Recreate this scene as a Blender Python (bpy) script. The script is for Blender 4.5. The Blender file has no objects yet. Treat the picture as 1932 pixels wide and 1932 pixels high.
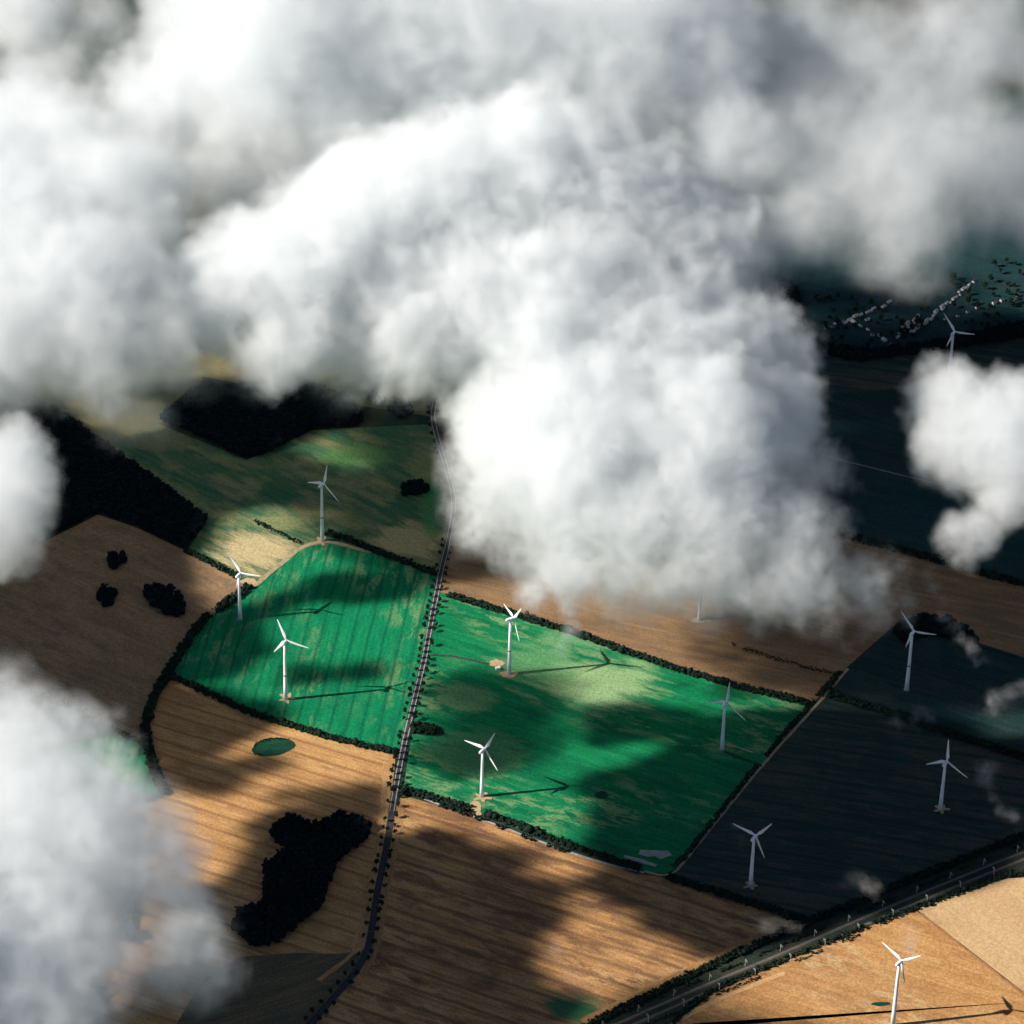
import bpy, bmesh, math, random
import numpy as np
from mathutils import Vector, Matrix, noise as mnoise

sc = bpy.context.scene
COL = sc.collection
rng = random.Random(7)

# ------------------------------------------------------------------ camera
F, DEP, ROLL, DIST = 7000.0, math.radians(35), math.radians(1.35), 4300.0
CAM = Vector((0, -DIST * math.cos(DEP), DIST * math.sin(DEP)))
_u0 = Vector((0, math.sin(DEP), math.cos(DEP)))
_r0 = Vector((1, 0, 0))
CW = Vector((0, math.cos(DEP), -math.sin(DEP)))
CR = math.cos(ROLL) * _r0 + math.sin(ROLL) * _u0
CU = math.cos(ROLL) * _u0 - math.sin(ROLL) * _r0
cam = bpy.data.cameras.new('camera')
cam_o = bpy.data.objects.new('camera', cam)
COL.objects.link(cam_o)
_m = Matrix((CR, CU, -CW)).transposed().to_4x4()
_m.translation = CAM
cam_o.matrix_world = _m
cam.sensor_width = 36
cam.lens = 36 * F / 1932
cam.clip_start, cam.clip_end = 10, 120000
sc.camera = cam_o

# ------------------------------------------------------------------ sky, sun, exposure
EL, PHI = math.radians(34.8), math.radians(11.6)
SUN = Vector((-math.cos(PHI) * math.cos(EL), -math.sin(PHI) * math.cos(EL), math.sin(EL)))
w = bpy.data.worlds.new('World')
sc.world = w
w.use_nodes = True
_n = w.node_tree.nodes
sky = _n.new('ShaderNodeTexSky')
sky.sky_type = 'NISHITA'
sky.sun_disc = False
sky.air_density = 0.6
sky.dust_density = 0.0
sky.ozone_density = 0.5
sky.sun_elevation = EL
sky.sun_rotation = math.atan2(SUN.x, SUN.y)
w.node_tree.links.new(sky.outputs[0], _n['Background'].inputs[0])
_n['Background'].inputs[1].default_value = 0.05
sl = bpy.data.lights.new('sun', 'SUN')
sl.energy = 5.0
sl.angle = math.radians(0.53)
sl.color = (1, 0.94, 0.85)
so = bpy.data.objects.new('sun', sl)
COL.objects.link(so)
so.rotation_euler = SUN.to_track_quat('Z', 'Y').to_euler()
sc.view_settings.view_transform = 'Standard'
sc.view_settings.look = 'None'
sc.view_settings.exposure = 0.6
sc.view_settings.gamma = 1
cy = sc.cycles
cy.volume_bounces = 20
cy.max_bounces = 24
cy.diffuse_bounces = 2
cy.glossy_bounces = 2
cy.transparent_max_bounces = 24
cy.volume_step_rate = 3
cy.volume_max_steps = 400
cy.use_denoising = True
cy.use_adaptive_sampling = True
cy.adaptive_threshold = 0.04


# ------------------------------------------------------------------ helpers
def G(u, v, h=0.0):
    """The point of the level h that lies in direction (u, v) as the survey sheet of this place was drawn."""
    d = (u - 966) / F * CR - (v - 966) / F * CU + CW
    return CAM + d * ((h - CAM.z) / d.z)


def link(o, parent=None):
    COL.objects.link(o)
    if parent:
        o.parent = parent
    return o


def mesh_obj(name, verts, faces, mat, parent=None, smooth=False):
    me = bpy.data.meshes.new(name)
    me.from_pydata([tuple(v) for v in verts], [], faces)
    me.update()
    if smooth:
        me.polygons.foreach_set('use_smooth', [True] * len(me.polygons))
    if mat:
        me.materials.append(mat)
    return link(bpy.data.objects.new(name, me), parent)


def tri_obj(name, V, T, mat, parent=None, smooth=False):
    """Large triangle meshes from numpy arrays."""
    me = bpy.data.meshes.new(name)
    V = np.asarray(V, np.float32)
    T = np.asarray(T, np.int32)
    me.vertices.add(len(V))
    me.vertices.foreach_set('co', V.ravel())
    me.loops.add(T.size)
    me.loops.foreach_set('vertex_index', T.ravel())
    me.polygons.add(len(T))
    me.polygons.foreach_set('loop_start', np.arange(0, T.size, 3, dtype=np.int32))
    if smooth:
        me.polygons.foreach_set('use_smooth', np.ones(len(T), bool))
    me.update(calc_edges=True)
    me.materials.append(mat)
    return link(bpy.data.objects.new(name, me), parent)


def tag(o, label, cat=None, group=None, kind=None):
    if label:
        o['label'] = label
    if cat:
        o['category'] = cat
    if group:
        o['group'] = group
    if kind:
        o['kind'] = kind
    return o


def empty(name, loc, rz=0.0, parent=None):
    o = bpy.data.objects.new(name, None)
    o.empty_display_size = 2
    o.location = loc
    o.rotation_euler = (0, 0, rz)
    return link(o, parent)


def copy_tree(o, parent=None):
    c = o.copy()
    COL.objects.link(c)
    if parent:
        c.parent = parent
        c.matrix_parent_inverse = o.matrix_parent_inverse
    for ch in list(o.children):
        copy_tree(ch, c)
    return c


def densify(pts, step, closed=False):
    out = []
    n = len(pts)
    for i in range(n if closed else n - 1):
        a, b = pts[i], pts[(i + 1) % n]
        k = max(1, int((b - a).length / step))
        for j in range(k):
            out.append(a.lerp(b, j / k))
    if not closed:
        out.append(pts[-1])
    return out


def smooth_line(pts, step):
    """Catmull-Rom through the points."""
    out = []
    P = [pts[0]] + list(pts) + [pts[-1]]
    for i in range(1, len(P) - 2):
        p0, p1, p2, p3 = P[i - 1:i + 3]
        k = max(2, int((p2 - p1).length / step))
        for j in range(k):
            t = j / k
            out.append(0.5 * ((2 * p1) + (p2 - p0) * t + (2 * p0 - 5 * p1 + 4 * p2 - p3) * t * t + (3 * p1 - p0 - 3 * p2 + p3) * t ** 3))
    out.append(pts[-1])
    return out


def side(pts, i):
    a, b = pts[max(0, i - 1)], pts[min(len(pts) - 1, i + 1)]
    d = (b - a)
    d.z = 0
    d.normalize()
    return Vector((-d.y, d.x, 0))


def offset_line(pts, off):
    return [p + side(pts, i) * off for i, p in enumerate(pts)]


# ------------------------------------------------------------------ materials
class NT:
    def __init__(s, name):
        s.m = bpy.data.materials.new(name)
        s.m.use_nodes = True
        s.t = s.m.node_tree
        s.N = s.t.nodes
        s.bsdf = s.N['Principled BSDF']
        s.bsdf.inputs['Roughness'].default_value = 0.95
        s.bsdf.inputs['Specular IOR Level'].default_value = 0.08

    def L(s, a, b):
        s.t.links.new(a, b)

    def put(s, x, sock):
        if hasattr(x, 'node'):
            s.L(x, sock)
        else:
            sock.default_value = x

    def math(s, op, *a):
        m = s.N.new('ShaderNodeMath')
        m.operation = op
        for i, x in enumerate(a):
            s.put(x, m.inputs[i])
        return m.outputs[0]

    def pos(s):
        return s.N.new('ShaderNodeNewGeometry').outputs['Position']

    def noise(s, vec, scale, detail=3, rough=0.55, dist=0):
        t = s.N.new('ShaderNodeTexNoise')
        s.L(vec, t.inputs['Vector'])
        t.inputs['Scale'].default_value = scale
        t.inputs['Detail'].default_value = detail
        t.inputs['Roughness'].default_value = rough
        t.inputs['Distortion'].default_value = dist
        return t.outputs[0]

    def range(s, x, a, b, c=0.0, d=1.0):
        r = s.N.new('ShaderNodeMapRange')
        r.interpolation_type = 'SMOOTHSTEP'
        s.L(x, r.inputs[0])
        for i, q in enumerate((a, b, c, d)):
            r.inputs[i + 1].default_value = q
        return r.outputs[0]

    def mix(s, f, a, b, blend='MIX'):
        m = s.N.new('ShaderNodeMix')
        m.data_type = 'RGBA'
        m.blend_type = blend
        s.put(f, m.inputs[0])
        for x, i in ((a, 6), (b, 7)):
            s.put(x if hasattr(x, 'node') else (*x, 1), m.inputs[i])
        return m.outputs[2]

    def done(s, col):
        s.put(col if hasattr(col, 'node') else (*col, 1), s.bsdf.inputs['Base Color'])
        return s.m


def field_mat(name, c1, c2, c3, a, b, streak=5.0, length=140.0, patch=0.5, tram=0.0, tram_c=None, spots=None, seed=0.0, pscale=1.0, grain=0.35, patches=()):
    """Soil or crop with streaks along the line a-b."""
    t = NT(name)
    d = G(*b) - G(*a)
    ang = math.atan2(d.y, d.x)
    mp = t.N.new('ShaderNodeMapping')
    mp.vector_type = 'POINT'
    t.L(t.pos(), mp.inputs['Vector'])
    mp.inputs['Rotation'].default_value = (0, 0, -ang)
    mp.inputs['Location'].default_value = (seed * 311, seed * 97, seed * 5)
    v = mp.outputs[0]

    def scaled(sx, sy):
        q = t.N.new('ShaderNodeVectorMath')
        q.operation = 'MULTIPLY'
        t.L(v, q.inputs[0])
        q.inputs[1].default_value = (1 / sx, 1 / sy, 1)
        return q.outputs[0]
    st = t.noise(scaled(length, streak), 1, 4, 0.62)
    st2 = t.noise(scaled(length * 0.45, streak * 3.1), 1, 3, 0.6)
    pt = t.noise(scaled(95 * pscale, 40 * pscale), 1, 5, 0.62, 0.4)
    col = t.mix(t.range(st, 0.36, 0.64), c1, c2)
    col = t.mix(t.math('MULTIPLY', t.range(st2, 0.48, 0.66), 0.55), col, c3)
    col = t.mix(t.math('MULTIPLY', t.range(pt, 0.46, 0.66), patch), col, c3)
    if spots:
        sp = t.noise(scaled(38, 13), 1, 5, 0.7, 0.3)
        big = t.noise(scaled(170, 120), 1, 2, 0.5)
        col = t.mix(t.math('MULTIPLY', t.range(sp, 0.47, 0.6), t.range(big, 0.42, 0.58)), col, spots)
    if tram:
        sep = t.N.new('ShaderNodeSeparateXYZ')
        t.L(v, sep.inputs[0])
        wob = t.noise(scaled(60, 30), 1, 2, 0.5)
        fr = t.math('FRACT', t.math('ADD', t.math('DIVIDE', sep.outputs[1], tram), t.math('MULTIPLY', wob, 0.25)))
        band = t.range(t.math('ABSOLUTE', t.math('SUBTRACT', fr, 0.5)), 0.34, 0.47)
        col = t.mix(t.math('MULTIPLY', band, 0.75), col, tram_c or c2)
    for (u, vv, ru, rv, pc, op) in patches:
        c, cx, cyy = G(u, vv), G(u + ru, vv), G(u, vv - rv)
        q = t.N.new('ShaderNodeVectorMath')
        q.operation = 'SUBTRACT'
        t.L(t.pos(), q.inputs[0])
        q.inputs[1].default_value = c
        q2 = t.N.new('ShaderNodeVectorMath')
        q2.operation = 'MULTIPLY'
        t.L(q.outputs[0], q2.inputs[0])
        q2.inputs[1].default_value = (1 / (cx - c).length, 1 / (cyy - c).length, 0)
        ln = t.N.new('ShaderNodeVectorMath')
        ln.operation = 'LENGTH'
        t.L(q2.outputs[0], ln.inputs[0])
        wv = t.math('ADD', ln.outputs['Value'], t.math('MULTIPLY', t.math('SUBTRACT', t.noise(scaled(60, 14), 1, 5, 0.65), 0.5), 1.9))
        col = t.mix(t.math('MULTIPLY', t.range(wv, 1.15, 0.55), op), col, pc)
    gr = t.noise(v, 0.42, 3, 0.7)
    val = t.N.new('ShaderNodeHueSaturation')
    t.L(col, val.inputs['Color'])
    t.L(t.range(gr, 0.2, 0.8, 1 - grain, 1 + grain), val.inputs['Value'])
    return t.done(val.outputs[0])


def plain_mat(name, c1, c2, scale=0.2, rough=0.95, spec=0.08):
    t = NT(name)
    t.bsdf.inputs['Roughness'].default_value = rough
    t.bsdf.inputs['Specular IOR Level'].default_value = spec
    return t.done(t.mix(t.range(t.noise(t.pos(), scale, 5, 0.65), 0.32, 0.68), c1, c2))


WHITE = plain_mat('white_paint', (0.80, 0.81, 0.82), (0.85, 0.85, 0.85), 0.05, 0.45, 0.4)
RED = plain_mat('red_paint', (0.30, 0.07, 0.02), (0.40, 0.10, 0.03), 0.4, 0.5, 0.3)
LEAF = plain_mat('leaf_green', (0.006, 0.016, 0.011), (0.018, 0.036, 0.020), 0.25)
LEAF2 = plain_mat('leaf_dark', (0.003, 0.009, 0.012), (0.006, 0.014, 0.015), 0.12)
HEDGE = plain_mat('hedge_green', (0.005, 0.014, 0.011), (0.016, 0.030, 0.018), 0.2)
BARK = plain_mat('bark', (0.05, 0.035, 0.025), (0.09, 0.065, 0.045), 1.5)
PAD = plain_mat('sandy_gravel', (0.38, 0.25, 0.13), (0.52, 0.38, 0.22), 0.35)
TRACK = plain_mat('pale_track', (0.26, 0.21, 0.13), (0.40, 0.32, 0.19), 0.25)
ASPHALT = plain_mat('asphalt', (0.035, 0.035, 0.04), (0.06, 0.06, 0.065), 0.3)
CONCRETE = plain_mat('concrete', (0.25, 0.245, 0.235), (0.36, 0.35, 0.335), 0.3)
BALLAST = plain_mat('ballast', (0.05, 0.042, 0.036), (0.12, 0.09, 0.068), 0.6)
STEEL = plain_mat('steel', (0.16, 0.15, 0.14), (0.28, 0.27, 0.25), 0.8, 0.5, 0.5)
GALV = plain_mat('galvanised', (0.40, 0.40, 0.38), (0.50, 0.50, 0.48), 0.8, 0.5, 0.5)
WALL = plain_mat('render_wall', (0.50, 0.48, 0.45), (0.60, 0.58, 0.55), 0.1)
ROOF_P = plain_mat('pale_roof', (0.34, 0.34, 0.34), (0.50, 0.49, 0.47), 0.3)
ROOF_D = plain_mat('slate_roof', (0.09, 0.08, 0.08), (0.16, 0.13, 0.12), 0.3)
GLASS = plain_mat('dark_glass', (0.02, 0.025, 0.03), (0.04, 0.045, 0.05), 0.3, 0.15, 0.5)


# ------------------------------------------------------------------ ground, fields, tracks
def ground():
    t = NT('open_country')
    p = t.pos()
    a = t.mix(t.range(t.noise(p, 0.004, 4, 0.6), 0.4, 0.6), (0.018, 0.045, 0.032), (0.055, 0.05, 0.034))
    a = t.mix(t.math('MULTIPLY', t.range(t.noise(p, 0.03, 5, 0.7), 0.45, 0.65), 0.6), a, (0.012, 0.026, 0.022))
    S = 45000
    o = mesh_obj('ground', [(-S, -S, 0), (S, -S, 0), (S, S, 0), (-S, S, 0)], [(0, 1, 2, 3)], t.done(a))
    tag(o, 'flat open farmland reaching away under the clouds', kind='structure')


_lev = [0.03]


def poly(name, pts, mat, label, kind='structure', z=None):
    """A ground sheet, laid just above the one before."""
    if z is None:
        _lev[0] += 0.012
        z = _lev[0]
    me = bpy.data.meshes.new(name)
    bm = bmesh.new()
    vs = [bm.verts.new((p.x, p.y, z)) for p in pts]
    f = bm.faces.new(vs)
    if f.normal.z < 0:
        f.normal_flip()
    bmesh.ops.triangulate(bm, faces=bm.faces[:])
    bm.to_mesh(me)
    bm.free()
    me.materials.append(mat)
    return tag(link(bpy.data.objects.new(name, me)), label, kind=kind)


def strip(name, pts, width, mat, label, kind='structure', z=None, jit=0.0):
    if z is None:
        _lev[0] += 0.012
        z = _lev[0]
    V, Fs = [], []
    for i, p in enumerate(pts):
        s = side(pts, i)
        wl, wr = width / 2 + rng.uniform(-jit, jit), width / 2 + rng.uniform(-jit, jit)
        V += [(p + s * wl).to_tuple()[:2] + (z,), (p - s * wr).to_tuple()[:2] + (z,)]
        if i:
            k = 2 * i
            Fs.append((k - 2, k - 1, k + 1, k))
    o = mesh_obj(name, V, Fs, mat)
    return tag(o, label, kind=kind)


def GP(*uv):
    return [G(u, v) for u, v in uv]


ground()
ROAD = smooth_line(GP((838, 700), (818, 770), (822, 814), (845, 894), (856, 949), (846, 1019), (832, 1079), (815, 1164), (800, 1244), (787, 1300), (766, 1388),
                      (746, 1488), (731, 1588), (711, 1688), (694, 1788), (664, 1842), (600, 1916), (560, 1960)), 12)

M_far = field_mat('far_grass', (0.020, 0.055, 0.042), (0.030, 0.065, 0.04), (0.06, 0.05, 0.03), (250, 850), (430, 950), 6, 160, 0.5, seed=1)
M_up = field_mat('upper_pasture', (0.028, 0.105, 0.060), (0.07, 0.13, 0.06), (0.24, 0.22, 0.10), (250, 850), (560, 1000), 7, 150, 0.7, seed=2, patches=[(480, 1042, 75, 42, (0.46, 0.37, 0.20), 0.95), (770, 1020, 75, 36, (0.40, 0.33, 0.17), 0.85), (680, 862, 80, 22, (0.10, 0.22, 0.07), 0.8), (800, 880, 50, 30, (0.20, 0.22, 0.09), 0.7), (525, 988, 60, 18, (0.22, 0.23, 0.10), 0.7), (815, 960, 26, 60, (0.04, 0.20, 0.07), 0.7), (300, 835, 60, 18, (0.20, 0.17, 0.09), 0.7)])  # patches paint sunlit openings into the mixed tan and green grass
M_yel = field_mat('rape_stubble', (0.17, 0.15, 0.065), (0.16, 0.14, 0.07), (0.11, 0.11, 0.065), (150, 790), (250, 840), 8, 90, 0.6, seed=4)
M_brown_l = field_mat('brown_plough', (0.24, 0.155, 0.088), (0.30, 0.19, 0.10), (0.17, 0.115, 0.072), (200, 990), (430, 1090), 5, 90, 0.55, seed=5)
M_green_l = field_mat('striped_crop', (0.003, 0.165, 0.066), (0.006, 0.20, 0.080), (0.003, 0.12, 0.055), (826, 1082), (750, 1418), 4, 120, 0.35, 17.5, (0.003, 0.105, 0.050), (0.11, 0.23, 0.10), seed=6)
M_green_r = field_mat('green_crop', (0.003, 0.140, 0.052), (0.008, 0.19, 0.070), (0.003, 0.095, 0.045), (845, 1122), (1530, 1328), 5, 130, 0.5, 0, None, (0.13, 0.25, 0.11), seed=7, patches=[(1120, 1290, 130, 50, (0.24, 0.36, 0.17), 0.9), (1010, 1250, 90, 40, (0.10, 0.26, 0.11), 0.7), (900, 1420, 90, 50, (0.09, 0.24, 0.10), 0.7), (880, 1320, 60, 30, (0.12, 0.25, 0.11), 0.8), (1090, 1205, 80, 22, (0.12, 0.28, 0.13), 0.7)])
M_stub = field_mat('orange_stubble', (0.42, 0.225, 0.088), (0.52, 0.30, 0.125), (0.27, 0.135, 0.058), (300, 1290), (748, 1425), 3.0, 90, 0.5, 21, (0.25, 0.125, 0.055), seed=8, grain=0.3, pscale=0.7)
M_stub2 = field_mat('brown_stubble', (0.30, 0.155, 0.066), (0.46, 0.25, 0.10), (0.13, 0.07, 0.042), (760, 1510), (1500, 1745), 4.5, 75, 0.85, 24, (0.16, 0.085, 0.045), seed=9, spots=(0.46, 0.27, 0.115), pscale=0.8, patches=[(1085, 1905, 60, 28, (0.008, 0.15, 0.06), 0.85)])
M_strip = field_mat('upper_stubble', (0.20, 0.125, 0.07), (0.27, 0.16, 0.08), (0.13, 0.09, 0.06), (1090, 1170), (1580, 1280), 5, 150, 0.5, seed=10)
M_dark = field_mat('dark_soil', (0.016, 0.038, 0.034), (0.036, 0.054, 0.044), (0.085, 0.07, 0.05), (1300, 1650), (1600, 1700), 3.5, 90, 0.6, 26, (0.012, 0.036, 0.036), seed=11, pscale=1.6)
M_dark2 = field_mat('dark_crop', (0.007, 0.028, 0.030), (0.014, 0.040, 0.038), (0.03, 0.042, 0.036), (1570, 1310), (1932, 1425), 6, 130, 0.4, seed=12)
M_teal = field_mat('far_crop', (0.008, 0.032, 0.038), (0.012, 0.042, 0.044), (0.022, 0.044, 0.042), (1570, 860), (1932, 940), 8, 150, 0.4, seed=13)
M_sand = field_mat('sandy_stubble', (0.40, 0.205, 0.075), (0.50, 0.28, 0.115), (0.31, 0.15, 0.06), (1500, 1850), (1760, 1932), 3.6, 130, 0.5, seed=14, spots=(0.50, 0.34, 0.17), pscale=1.4)
M_pale = field_mat('pale_stubble', (0.50, 0.33, 0.165), (0.54, 0.36, 0.19), (0.47, 0.30, 0.14), (1750, 1720), (1932, 1870), 3, 160, 0.4, seed=15, grain=0.25)
M_verge = field_mat('rough_verge', (0.016, 0.030, 0.024), (0.026, 0.040, 0.028), (0.050, 0.045, 0.032), (1341, 1850), (1700, 1700), 3, 40, 0.6, seed=16)
M_bush = field_mat('dark_grass', (0.006, 0.050, 0.028), (0.010, 0.065, 0.034), (0.008, 0.03, 0.02), (480, 1410), (560, 1400), 4, 30, 0.4, seed=17)

# far side of the country
poly('field', GP((-300, 560), (330, 700), (640, 760), (845, 790), (850, 640), (300, 540)), M_yel, 'yellowish stubble field behind the heart shaped dark wood')
poly('field', GP((-200, 640), (60, 740), (205, 838), (300, 800), (370, 739), (420, 640), (100, 560)), M_yel, 'yellowish stubble field between the long dark wood and the clouds')
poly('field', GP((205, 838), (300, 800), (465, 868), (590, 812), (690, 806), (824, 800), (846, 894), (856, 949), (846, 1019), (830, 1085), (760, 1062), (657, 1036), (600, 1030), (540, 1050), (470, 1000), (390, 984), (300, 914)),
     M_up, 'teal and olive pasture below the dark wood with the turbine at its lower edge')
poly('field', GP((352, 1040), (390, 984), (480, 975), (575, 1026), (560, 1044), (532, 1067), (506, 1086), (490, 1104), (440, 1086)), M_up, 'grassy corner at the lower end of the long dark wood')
poly('field', GP((-400, 1170), (0, 1086), (75, 1026), (185, 971), (260, 996), (352, 1040), (440, 1088), (470, 1112), (428, 1140), (385, 1172), (345, 1222), (312, 1275), (278, 1340), (272, 1400), (140, 1335), (0, 1285), (-400, 1200)),
     M_brown_l, 'bare brown field with dark copses at the far left')
poly('field', GP((-400, 1205), (0, 1290), (140, 1340), (270, 1404), (285, 1440), (306, 1500), (230, 1500), (-400, 1460)), M_green_l, 'green sliver of field half hidden by the lower left cloud')
F1 = [(826, 1083), (760, 1058), (657, 1033), (620, 1026), (587, 1030), (559, 1043), (532, 1067), (506, 1086), (485, 1104), (428, 1140), (385, 1172), (350, 1222), (325, 1275), (470, 1343), (640, 1396), (748, 1420), (770, 1380), (800, 1244), (815, 1164)]
poly('field', GP(*F1), M_green_l, 'bright green field with dark sowing stripes left of the tree lined road')
F2 = [(826, 1116), (845, 1122), (1075, 1190), (1280, 1262), (1530, 1330), (1440, 1442), (1345, 1560), (1280, 1636), (1255, 1648), (1200, 1640), (1050, 1592), (900, 1532), (760, 1494), (770, 1430), (787, 1330), (806, 1244)]
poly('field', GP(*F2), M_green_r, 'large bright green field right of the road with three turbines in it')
poly('field', GP((845, 1122), (1075, 1190), (1280, 1262), (1530, 1330), (1590, 1266), (1700, 1168), (1560, 1000), (1300, 930), (860, 800), (835, 820), (852, 894), (860, 949), (850, 1019), (836, 1079), (826, 1116)), M_strip, 'brown stubble field above the large green field')
F3 = [(325, 1278), (470, 1346), (640, 1398), (747, 1420), (731, 1588), (711, 1688), (694, 1788), (664, 1842), (600, 1916), (560, 1960), (100, 2050), (-300, 2050), (-300, 1700), (310, 1505), (288, 1440), (275, 1385), (287, 1330)]
poly('field', GP(*F3), M_stub, 'orange stubble field left of the road with an oval hollow and a black wood')
F4 = [(757, 1500), (900, 1540), (1050, 1600), (1200, 1648), (1255, 1656), (1380, 1695), (1530, 1742), (1341, 1820), (1090, 1945), (560, 1975), (664, 1846), (694, 1790), (711, 1690), (731, 1590)]
poly('field', GP(*F4), M_stub2, 'streaked brown stubble field between the road and the railway')
F5 = [(1258, 1650), (1282, 1638), (1347, 1560), (1442, 1442), (1560, 1312), (1760, 1376), (2080, 1480), (2080, 1530), (1932, 1580), (1738, 1655), (1530, 1740), (1380, 1692)]
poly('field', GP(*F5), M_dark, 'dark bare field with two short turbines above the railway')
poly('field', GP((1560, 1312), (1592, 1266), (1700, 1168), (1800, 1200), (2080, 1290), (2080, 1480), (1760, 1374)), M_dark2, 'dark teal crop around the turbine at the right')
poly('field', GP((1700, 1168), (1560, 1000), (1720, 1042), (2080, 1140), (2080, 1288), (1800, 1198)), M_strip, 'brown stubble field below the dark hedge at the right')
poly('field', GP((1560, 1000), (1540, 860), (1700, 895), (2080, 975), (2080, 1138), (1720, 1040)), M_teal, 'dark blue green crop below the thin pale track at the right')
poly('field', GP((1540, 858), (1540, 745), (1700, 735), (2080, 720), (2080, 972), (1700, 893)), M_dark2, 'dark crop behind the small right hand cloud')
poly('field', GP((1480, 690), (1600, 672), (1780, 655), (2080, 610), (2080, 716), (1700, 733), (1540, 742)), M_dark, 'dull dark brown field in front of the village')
poly('field', GP((1330, 520), (1500, 600), (1580, 668), (1760, 650), (2100, 590), (2100, 250), (1850, 220), (1300, 260)), M_teal, 'dark green gardens and meadows of the village')
poly('field', GP((1100, 1945), (1260, 1945), (1341, 1876), (1488, 1812), (1610, 1760), (1725, 1716), (1945, 1890), (2020, 1945)), M_sand, 'sunlit sandy stubble field with the turbine at the lower right corner', z=0.5)
poly('field', GP((1729, 1716), (1836, 1678), (1885, 1659), (1945, 1655), (2080, 1690), (2080, 1960), (2030, 1950), (1945, 1882)), M_pale, 'pale smooth stubble field at the lower right')
poly('field', GP((300, 1990), (380, 1850), (450, 1806), (560, 1798), (640, 1800), (690, 1792), (660, 1846), (560, 1955), (420, 1990)), field_mat('dark_stubble', (0.10, 0.085, 0.05), (0.15, 0.11, 0.06), (0.07, 0.07, 0.05), (500, 1850), (660, 1800), 4, 120, 0.5, seed=18),
     'dull fallow strip around the lower end of the black wood')

# headlands turned along the field edges
M_head = field_mat('headland_stubble', (0.36, 0.19, 0.08), (0.46, 0.26, 0.11), (0.24, 0.13, 0.06), (1341, 1823), (1090, 1945), 2.2, 90, 0.5, seed=21, grain=0.3)
strip('path', smooth_line(GP((1100, 1930), (1341, 1812), (1448, 1764), (1500, 1742)), 10), 13, M_head, 'ploughed headland of the brown stubble along the railway bank', jit=1.0)
strip('path', smooth_line(GP((757, 1520), (745, 1590), (726, 1690), (710, 1780), (682, 1842)), 10), 9, field_mat('road_headland', (0.33, 0.18, 0.08), (0.42, 0.24, 0.10), (0.22, 0.12, 0.055), (745, 1590), (726, 1690), 2, 90, 0.5, seed=22), 'ploughed headland of the brown stubble along the road', jit=0.8)
strip('path', smooth_line(GP((732, 1440), (718, 1580), (700, 1690), (672, 1800)), 10), 10, field_mat('road_stubble', (0.42, 0.24, 0.10), (0.50, 0.30, 0.13), (0.30, 0.16, 0.07), (732, 1440), (718, 1580), 2, 90, 0.5, seed=23), 'headland of the orange stubble along the road', jit=0.8)
strip('path', smooth_line(GP((335, 1290), (470, 1354), (640, 1408), (735, 1430)), 10), 9, field_mat('top_stubble', (0.44, 0.25, 0.10), (0.52, 0.31, 0.13), (0.32, 0.17, 0.07), (470, 1354), (640, 1408), 2, 90, 0.5, seed=24), 'headland of the orange stubble under the upper hedge', jit=0.8)
for q in ((560, 1528, 497, 1600, 530, 1628, 470, 1720), (620, 1650, 690, 1700, 672, 1790, 600, 1850)):
    strip('path', smooth_line(GP(*zip(q[::2], q[1::2])), 8), 5, M_head, 'turning track ploughed round the ' + ('left' if q[0] == 560 else 'right') + ' side of the black wood', jit=0.8)

# railway corridor
poly('verge', GP((1030, 1990), (1260, 1990), (1341, 1874), (1488, 1810), (1646, 1746), (1738, 1711), (1836, 1676), (1885, 1657), (1945, 1648), (2080, 1620), (2080, 1520), (1931, 1576), (1738, 1652), (1646, 1692), (1524, 1741), (1448, 1774), (1341, 1823), (1090, 1945)),
     M_verge, 'rough dark verge along both sides of the railway')
RAIL = [smooth_line(GP((1040, 1990), (1140, 1943), (1341, 1855), (1457, 1807), (1616, 1738), (1738, 1686), (1860, 1636), (1945, 1603), (2090, 1548)), 10)]
RAIL.append(offset_line(RAIL[0], -9.5))
for q, (ln, s) in enumerate(zip(RAIL, ('the dark crop', 'the sandy field'))):
    strip('ballast_path', ln, 4.6, BALLAST, 'brown ballast bed of the railway track nearer ' + s, jit=0.25)

# tracks and paths
strip('road', ROAD, 7.0, ASPHALT, 'straight grey country road between two rows of trees')
for off, s in ((2.2, 'striped field side'), (-2.2, 'large green field side')):
    strip('road_marking', offset_line(ROAD, off)[:int(len(ROAD) * 0.72)], 1.0, CONCRETE, 'pale worn wheel track of the tree lined road, ' + s, jit=0.2)
ARC = smooth_line(GP((478, 1106), (486, 1101), (506, 1083), (532, 1063), (559, 1040), (587, 1027), (620, 1023), (657, 1031), (700, 1042)), 8)
strip('path', ARC, 5.5, TRACK, 'pale curved farm track round the top of the striped field', jit=0.6)
EDGE = smooth_line(GP((1215, 1644), (1243, 1651), (1262, 1650), (1278, 1641), (1343, 1561), (1437, 1446), (1542, 1329), (1588, 1275), (1600, 1262)), 8)
strip('path', EDGE, 3.2, TRACK, 'thin pale track along the right edge of the large green field', jit=0.4)
strip('path', smooth_line(GP((1437, 1446), (1418, 1438), (1390, 1428), (1366, 1418)), 8), 4.0, M_bush, 'dark access track to the short turbine in the green field')
strip('path', smooth_line(GP((1372, 1404), (1394, 1411), (1420, 1420)), 8), 2.0, TRACK, 'short pale line beside the turbine in the green field corner', jit=0.3)
strip('path', smooth_line(GP((812, 1236), (850, 1238), (890, 1246), (925, 1254)), 8), 3.2, ASPHALT, 'thin dark access track from the road to the tall turbine')
LANE = smooth_line(GP((752, 1490), (790, 1503), (830, 1519), (885, 1538), (950, 1562), (1050, 1599), (1130, 1626), (1215, 1647)), 10)
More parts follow.
